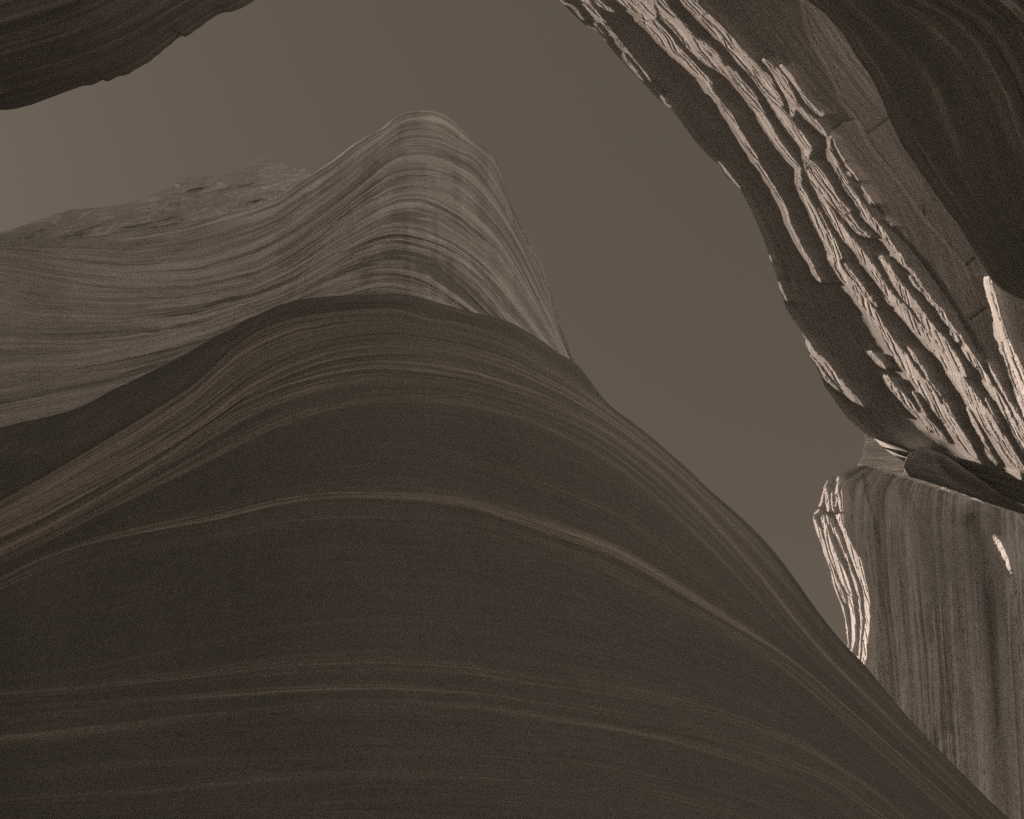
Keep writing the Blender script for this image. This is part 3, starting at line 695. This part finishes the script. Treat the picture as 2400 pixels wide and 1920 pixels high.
# ------------------------------------------------------------------ dark boulder wedged between arch and far wall
def build_boulder():
    top = np.array([(2119,1092),(2121,1080),(2126,1069),(2136,1060),(2155,1052),(2178,1051),(2221,1069),(2264,1100),(2312,1133),(2345,1160),(2400,1186),(2480,1215)], float)
    bot = np.array([(2119,1099),(2122,1110),(2135,1119),(2173,1129),(2227,1147),(2280,1166),(2330,1184),(2400,1206),(2480,1232)], float)
    mid = np.stack([bot[:, 0], 0.5 * (bot[:, 1] + np.interp(bot[:, 0], top[:, 0], top[:, 1]))], -1)
    x = np.concatenate([2119 + 20 * np.linspace(0, 1, 20) ** 2, np.arange(2142, 2478, 2.6)])
    px, py, v, Y = curve_mass([top, mid, bot], x, [40, 40])
    nv = v[:, None] * np.ones_like(px)
    q = np.clip(np.abs(nv - 1), 0, 1)
    e = np.clip((px - 2119) / 60, 0, 1)
    r = 10.75 - 0.22 * (1 - nv / 2) + 0.05 * q ** 4 + 0.0004 * (px - 2119)
    crease = groove(px, py, [np.array([(2200,1085),(2215,1110),(2245,1130),(2300,1150)], float)], 12)
    r = r + r / F * (7 * crease + 4 * fbm(px / 70, py / 40, 8, 3) + 1.6 * fbm(px / 14, py / 6, 18, 4))
    root = thing('wedged_boulder', 'dark rounded boulder wedged in the joint between the arch and the fluted wall', 'boulder', (12.0, 10.0, 0.0))
    M = Mass(root, px, py, r, np.stack([px * 2, py * 2], -1), np.full(px.shape, 0.0) + 0.1 * fbm(px / 30, py / 14, 3, 3), M_right)
    M.piece('rock_face'); M.back(0.8)
build_boulder()

# ------------------------------------------------------------------ far right wall with fluted face
G_left = cat([(2060,1040)], R5([(410,168),(380,175),(330,200),(290,215),(260,235),(245,265),(235,310),(205,370),(198,400),(205,460),(225,530),(255,610),(270,670),(295,720),(320,780),(340,850),(345,920),(350,975)]), [(1990,1560),(1998,1650),(2010,1800),(2040,2100),(2080,2500)])
G_right = np.array([(2900,1000),(2900,2900)], float)
G_streaks = [R5(s) for s in (
    [(262,232,5),(250,260,8),(255,290,15),(260,330,18),(267,374,6)], [(243,280,6),(238,330,9),(228,352,4)], [(278,290,8),(280,340,9),(288,374,4)], [(312,222,7),(306,258,9),(300,290,15),(312,330,16),(322,372,7)], [(300,300,8),(295,350,7)], [(322,280,5),(333,378,4)],
    [(200,400,9),(212,440,12),(235,500,9),(255,570,7)], [(205,385,9),(225,368,5)], [(285,660,5),(300,720,6),(330,800,10),(345,900,11),(352,965,10)],
    [(242,398,12),(250,440,18),(268,510,28),(290,580,34),(320,640,38),(345,690,36),(358,730,20),(368,800,18),(376,870,19),(378,940,18),(368,990,10)], [(258,390,5),(268,430,5)], [(275,420,4),(292,470,5)],
    [(292,445,6),(312,505,8),(338,575,9)], [(225,450,14),(245,520,12),(262,580,10),(290,650,14),(320,720,12),(340,770,10)],
    [(315,390,12),(325,440,14),(345,490,20),(365,540,28),(390,590,38),(405,640,36),(425,700,28),(436,760,26),(440,820,24),(438,880,24),(430,940,24),(424,1000,22),(412,1060,18)],
    [(345,560,8),(365,640,10),(385,690,14),(398,740,9),(408,800,10),(411,860,10),(408,940,10),(398,1030,9)], [(330,385,4),(336,430,4)],
    [(992,480,8),(1008,510,34),(1028,555,42),(1050,600,32),(1070,640,12),(1080,654,4)])]
def build_far_wall():
    nr, nc = 430, 380
    px, py, m, xl, xr = sun_rows(G_left, G_right, 0.3205, 0.66, nr, nc)
    # finer columns near the lit edge
    t = np.linspace(0, 1, nc); tt = 0.45 * t + 0.55 * t ** 2.6
    px = xl[:, None] + (xr - xl)[:, None] * tt[None]; py = VY + m[:, None] * (px - VX)
    x0, y0 = 1860, 1000
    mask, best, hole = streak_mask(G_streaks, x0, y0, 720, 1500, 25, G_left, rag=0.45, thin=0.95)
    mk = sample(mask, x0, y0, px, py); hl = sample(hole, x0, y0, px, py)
    U = np.broadcast_to(np.linspace(0, 900, nr)[:, None], px.shape); S = px - xl[:, None]
    drop, dip, lit = sunlit_surface(px, py, mk, None, ks=0.6, kd=0.4, cap=22)
    phi = sun_angle(px, py)
    h0 = gauss(46.0 * np.sin(phi[:, 0]), 40, 0)
    unit = (h0 / F)[:, None]
    quiet = smooth((dip - 1.0) / 6.0)
    wv = np.exp(-np.maximum(S, 0) / 110.0)
    lean = 0.06 * (py - 1300)
    Sf = px - lean - wv * (xl[:, None] - lean) - (1 - wv) * 1990.0
    flute = fbm(Sf / 22 + 0.25 * fbm(U / 260, Sf / 90, 6, 2), U / 1300, 81, 4, 0.6)
    rough = fbm(Sf / 10, U / 22, 83, 4, 0.6)
    dark = groove(px, py, [R5([(900,430),(940,520),(965,700),(975,1000),(1000,1300),(1030,1650),(1060,1900)])], 26)
    soft = groove(px, py, [R5([(560,260),(640,420),(700,600),(760,900),(770,1300)])], 20) * 0.6 + groove(px, py, [R5([(415,215),(440,330),(470,420),(490,520)])], 4) * 0.35
    should = R5([(700,400),(870,385),(930,365),(1000,352),(1070,370),(1125,440),(1250,600)])
    above = smooth((np.interp(px, should[:, 0], should[:, 1]) - py) / 14) * smooth((px - 2230) / 60)
    # behind the lit edge the face falls back and swells again
    back = 60 * smooth(S / 260)
    dip = dip + 3.0 * hl * (mk > 0.5)
    h = h0[:, None] - unit * drop + unit * (dip + quiet * (24 * flute + 4.5 * rough + 16 + 34 * dark + 22 * soft + 40 * above + back * (1 - 0.0)))
    # spot that stands out into the sun again: bring the swell forward around it
    sp = np.exp(-(((px - 2347) / 60) ** 2 + ((py - 1300) / 80) ** 2))
    h = h - unit * quiet * back * sp
    r = h / np.sin(phi)
    band = 0.54 + 0.40 * flute + 0.18 * rough + 0.18 * smooth((py - 1400) / 400) - 0.2 * dark  # last term paints the shade of the recess into the colour
    band = np.where(sample(best, x0, y0, px, py) > -2, 0.75, band)  # sunlit strips are painted paler as well
    root = thing('fluted_wall', 'grey fluted rock wall at lower right with bright sunlit strips on its left edge', 'rock wall', (22.0, 34.0, 0.0))
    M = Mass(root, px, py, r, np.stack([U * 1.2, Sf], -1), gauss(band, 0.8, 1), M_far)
    cx = 0.25 * (px[:-1, :-1] + px[1:, :-1] + px[:-1, 1:] + px[1:, 1:]); cy = 0.25 * (py[:-1, :-1] + py[1:, :-1] + py[:-1, 1:] + py[1:, 1:])
    lim = R5([(340,180),(345,380),(420,560),(460,700),(470,900),(465,1200),(480,1900)])
    rib = cx < np.interp(cy, lim[:, 1], lim[:, 0])
    spl = np.interp(cy, *zip(*[(y_, x_) for x_, y_ in R5([(860,150),(900,430),(940,520),(965,700),(975,1000),(1000,1300),(1030,1650),(1060,1900)])]))
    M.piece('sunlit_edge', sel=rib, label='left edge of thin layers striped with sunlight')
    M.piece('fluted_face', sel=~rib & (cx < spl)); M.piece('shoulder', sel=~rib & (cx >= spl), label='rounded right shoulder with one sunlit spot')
    M.back(7.0)
build_far_wall()

# ------------------------------------------------------------------ small pale slope in the gap
def build_gap_slope():
    left = cat([(2040,980)], R4([(1000,1290),(1010,1330),(990,1400),(985,1450),(960,1500)]), [(2005,1105),(2060,1150),(2090,1400),(2120,2200)])
    nr, nc = 150, 70
    y = np.concatenate([np.linspace(985, 1180, 120), np.linspace(1190, 2200, 30)])
    xl = np.interp(y, left[:, 1], left[:, 0])
    t = np.linspace(0, 1, nc); px = xl[:, None] + (2300 - xl)[:, None] * t[None]; py = np.broadcast_to(y[:, None], px.shape).copy()
    r = 62 + (py - 1100) * -0.012 + (px - 2020) * -0.004
    fold = fbm((px - py) / 16, (px + py) / 60, 9, 4)
    strand = 1 - np.abs(fbm(px / 60, py / 7, 12, 3)) * 2
    r = r + r / F * (2.0 * fold - 3.0 * strand * smooth((py - 1070) / 25))
    band = 0.30 + 0.3 * strand * smooth((py - 1075) / 20) + 0.2 * fold + 0.25 * np.exp(-((px - xl[:, None]) / 5) ** 2)  # last term paints a sunlit sliver along the left edge
    root = thing('gap_slope', 'small pale rock slope seen in the gap between arch and fluted wall', 'rock slope', (28.0, 44.0, 0.0))
    M = Mass(root, px, py, r, np.stack([px * 2, py], -1), band, M_far)
    M.piece('rock_face'); M.back(6.0)
build_gap_slope()

# ------------------------------------------------------------------ near overhangs: upper right and upper left
def lofted(curves, n, rows):
    C = [resample(c, n) for c in curves]; px, py, v = [], [], []
    for k in range(len(C) - 1):
        t = np.arange(rows[k]) / rows[k]
        px.append(C[k][None, :, 0] * (1 - t[:, None]) + C[k + 1][None, :, 0] * t[:, None])
        py.append(C[k][None, :, 1] * (1 - t[:, None]) + C[k + 1][None, :, 1] * t[:, None]); v.append(k + t)
    px.append(C[-1][None, :, 0]); py.append(C[-1][None, :, 1]); v.append(np.array([len(C) - 1.0]))
    return np.concatenate(px), np.concatenate(py), np.concatenate(v)
def build_upper_right():
    curves = [F_edge, R3([(1200,-220),(1290,-100),(1400,30),(1520,140),(1640,270),(1720,400),(1780,560),(1850,720),(1950,900),(2080,1080),(2200,1220),(2380,1330),(2800,1430),(3400,1560)]),
              R3([(1380,-220),(1500,-60),(1620,20),(1780,100),(1900,200),(1980,310),(2050,430),(2090,560),(2150,750),(2250,980),(2450,1200),(2900,1320),(3600,1400)]),
              R3([(1600,-220),(1750,-80),(1880,10),(2000,90),(2100,230),(2180,400),(2250,600),(2400,900),(2550,1080),(3000,1180),(3800,1250)]),
              R3([(1900,-260),(2000,-100),(2150,0),(2250,110),(2350,300),(2450,500),(2600,850),(2700,950),(3200,1050),(4200,1100)]),
              R3([(3600,-2600),(4300,-1500),(4800,-600),(5200,200),(5600,700),(6200,1000)])]
    rows = [80, 60, 50, 40, 16]
    px, py, v = lofted(curves, 560, rows)
    nv = v[:, None] * np.ones_like(px)
    U = np.broadcast_to(np.linspace(0, 2100, px.shape[1])[None], px.shape)
    S = np.broadcast_to(np.interp(v, np.arange(6), [0, 180, 330, 450, 560, 900])[:, None], px.shape)
    r = 5.5 - 1.7 * (1 - np.exp(-nv / 1.6)) + 0.12 * np.clip(1 - nv / 0.35, 0, 1) ** 2
    rel = strata_relief(U, S, 101, 900, 60) * 16 + strata_relief(U, S, 111, 500, 16) * 4 + fbm(U / 500, S / 200, 5, 3) * 20
    led = 0
    for c, hw, a in ((0.25, .1, 6), (1.0, .2, 10), (2.0, .2, 26), (2.45, .1, 8), (3.0, .15, 22), (3.6, .12, 14)):
        d = (nv - c) / hw; led = led - a * np.where(d > 0, np.exp(-d / 1.2), np.exp(-(d * 2) ** 2))
    r = r + r / F * (rel * smooth(nv / 0.1) + led)
    band = 0.04 + 0 * px
    for c, hw, a, sd in ((0.08, .05, .22, 1), (0.3, .05, .2, 2), (1.0, .12, .28, 3), (1.9, .1, .38, 4), (2.2, .12, .38, 5), (2.9, .1, .42, 6), (3.3, .08, .25, 7), (3.7, .1, .3, 8)):
        wsp = fbm(U / 300, S * 0 + c * 9, sd + 40, 2) * 0.18
        fade = smooth((1150 - U) / 500) if c > 0.5 else 1.0
        band = band + bumpband(nv, c + wsp, hw) * a * np.clip(0.7 + 0.8 * fbm(U / 200, S / 14, sd, 3), 0, 1.4) * fade
    root = thing('upper_right_overhang', 'near black overhanging rock in the upper right corner with faint brown streaks', 'rock overhang', (6.0, 3.0, 0.0))
    M = Mass(root, px, py, r, np.stack([U, S], -1), band * 1.5, M_near)
    b = np.concatenate([[0], np.cumsum(rows)])
    for k, lab in ((0, 'dark lip over the cracked slabs'), (1, None), (2, None), (3, None)): M.piece('rock_layer', rows=(b[k], b[k + 1]), label=lab)
    M.piece('overhang_root', rows=(b[4], b[5])); M.back(3.0)
build_upper_right()

def build_upper_left():
    a0 = cat([(-900,470),(-500,345),(-200,278)], R1([(0,558),(80,550),(160,530),(240,500),(320,470),(400,440),(470,430),(520,405),(540,412),(600,385),(640,378),(700,345),(760,310),(830,250),(880,210),(915,180),(935,188),(980,160),(1040,115),(1090,80),(1135,62),(1165,62),(1230,38),(1290,0),(1340,-50),(1420,-150)]), [(760,-200)])
    sm = np.stack([gauss(resample(a0, 500)[:, k], 25, 0) for k in (0, 1)], -1)
    d = np.array([-0.42, -0.90])
    curves = [a0] + [sm + d * q for q in (45, 110, 200, 330, 900)]
    rows = [46, 40, 40, 30, 16]
    px, py, v = lofted(curves, 480, rows)
    rg = fbm(np.linspace(0, 110, px.shape[1]), np.zeros(px.shape[1]), 77, 4, 0.6)
    py = py + (2.2 * rg * smooth(1.2 * fbm(np.linspace(0, 14, px.shape[1]), np.zeros(px.shape[1]), 79, 2) + 0.45))[None] * np.clip(1 - v / 0.5, 0, 1)[:, None]
    nv = v[:, None] * np.ones_like(px)
    U = np.broadcast_to(np.linspace(0, 1800, px.shape[1])[None], px.shape)
    S = np.broadcast_to(np.interp(v, np.arange(6), [0, 45, 110, 200, 330, 900])[:, None], px.shape)
    r = 10.0 - 2.6 * (1 - np.exp(-nv / 2.0)) + 0.7 * np.clip(1 - nv / 0.5, 0, 1) ** 2
    rel = strata_relief(U, S, 201, 700, 30) * 9 + strata_relief(U, S, 211, 400, 9) * 4
    led = 0
    for c, hw, a in ((0.35, .1, 8), (0.8, .12, 8), (1.4, .2, 10), (2.2, .2, 10), (3, .2, 8)):
        q = (nv - c) / hw; led = led - a * np.where(q > 0, np.exp(-q), np.exp(-(q * 2) ** 2))
    r = r + r / F * (rel * smooth(nv / 0.15) + led)
    band = 0.05 + 0 * px
    right = smooth((U - 900) / 500)
    for c, hw, a, sd in ((0.25, .1, .22, 1), (0.55, .12, .2, 2), (0.95, .12, .28, 3), (1.35, .15, .3, 4), (1.9, .2, .28, 5), (2.6, .3, .15, 6)):
        band = band + bumpband(nv, c, hw) * a * np.clip(0.6 + 0.9 * fbm(U / 220, S / 9, sd, 3), 0, 1.5) * (0.5 + 0.7 * right)
    root = thing('upper_left_overhang', 'dark overhanging rock lip in the upper left corner against the sky', 'rock overhang', (-7.0, 5.0, 0.0))
    M = Mass(root, px, py, r, np.stack([U, S], -1), band, M_lip)
    b = np.concatenate([[0], np.cumsum(rows)])
    for k, lab in ((0, 'ragged lower lip along the sky'), (1, None), (2, None), (3, None)): M.piece('rock_layer', rows=(b[k], b[k + 1]), label=lab)
    M.piece('overhang_root', rows=(b[4], b[5])); M.back(4.0)
build_upper_left()

# ------------------------------------------------------------------ canyon floor, and unseen walls added to bounce and block the sun
def build_floor():
    n = 60
    g = np.sign(np.linspace(-1, 1, n)) * np.abs(np.linspace(-1, 1, n)) ** 3 * 1500
    X, Y = np.meshgrid(g, g)
    Z = 0.12 * fbm(X / 3, Y / 3, 4, 3)
    V = np.stack([X, Y, Z - 0.05], -1).reshape(-1, 3)
    o = make_mesh('canyon_floor', V, grid_quads(np.arange(n * n).reshape(n, n))[:, ::-1], M_floor, None, V[:, :2])
    o['kind'] = 'structure'
build_floor()
def build_side_walls():  # unseen walls, shaped to enclose the view and bounce sunlight forward
    na, nz = 260, 90
    az = np.radians(np.linspace(63, 297, na)); z = np.linspace(0, 1, nz)
    top = np.interp(np.degrees(az), [63, 150, 190, 230, 297], [8, 12, 11, 5, 6])
    A, Zt = np.meshgrid(az, z); Z = -0.4 + Zt * top[None]
    R0 = np.interp(np.degrees(az), [63, 90, 150, 190, 230, 297], [11, 11.5, 13, 10, 7, 6.5])
    R = R0[None] + 0.9 * fbm(A * 3, Z / 5, 7, 3) + 0.10 * fbm(A * 4, Z * 3, 17, 4)
    P = np.stack([np.sin(A) * R, np.cos(A) * R, Z], -1)
    Po = np.stack([np.sin(A) * (R + 6), np.cos(A) * (R + 6), Z], -1)
    V = np.concatenate([P.reshape(-1, 3), Po.reshape(-1, 3)])
    idx = np.arange(na * nz).reshape(nz, na); off = na * nz
    Q = [grid_quads(idx)[:, ::-1], grid_quads(idx + off), grid_quads(np.stack([idx[-1], idx[-1] + off]))[:, ::-1],
         grid_quads(np.stack([idx[:, 0], idx[:, 0] + off])), grid_quads(np.stack([idx[:, -1], idx[:, -1] + off]))[:, ::-1]]
    uv = np.concatenate([np.stack([A * 900, Z * 60], -1).reshape(-1, 2)] * 2)
    o = make_mesh('light_shaping_wall', V, np.concatenate(Q), M_pale, None, uv, np.full(len(V), 0.4))
    o['kind'] = 'structure'
build_side_walls()

def build_left_wall():
    """tall wall just outside the left of the frame, added to block the sun from the buttress and overhangs"""
    n, c = 90, 60
    y = np.linspace(60, 2240, n); t = np.linspace(0, 1, c)
    px = -60 - 900 * t[None] + 0 * y[:, None]; py = y[:, None] + 0 * px
    px = px - 26 * np.abs(fbm(px / 300, py / 120, 3, 4)) 
    r = 21 - 7 * t[None] + 0.0 * py + 0.5 * fbm(px / 200, py / 30, 9, 4)
    M = Mass(None, px, py, r, np.stack([px, py], -1), np.full(px.shape, 0.3), M_pale)
    o = M.piece('light_shaping_wall'); o['kind'] = 'structure'
    q = M.back(42.0, name='light_shaping_wall'); q['kind'] = 'structure'  # added depth, enough to keep direct sun off the near rock
build_left_wall()
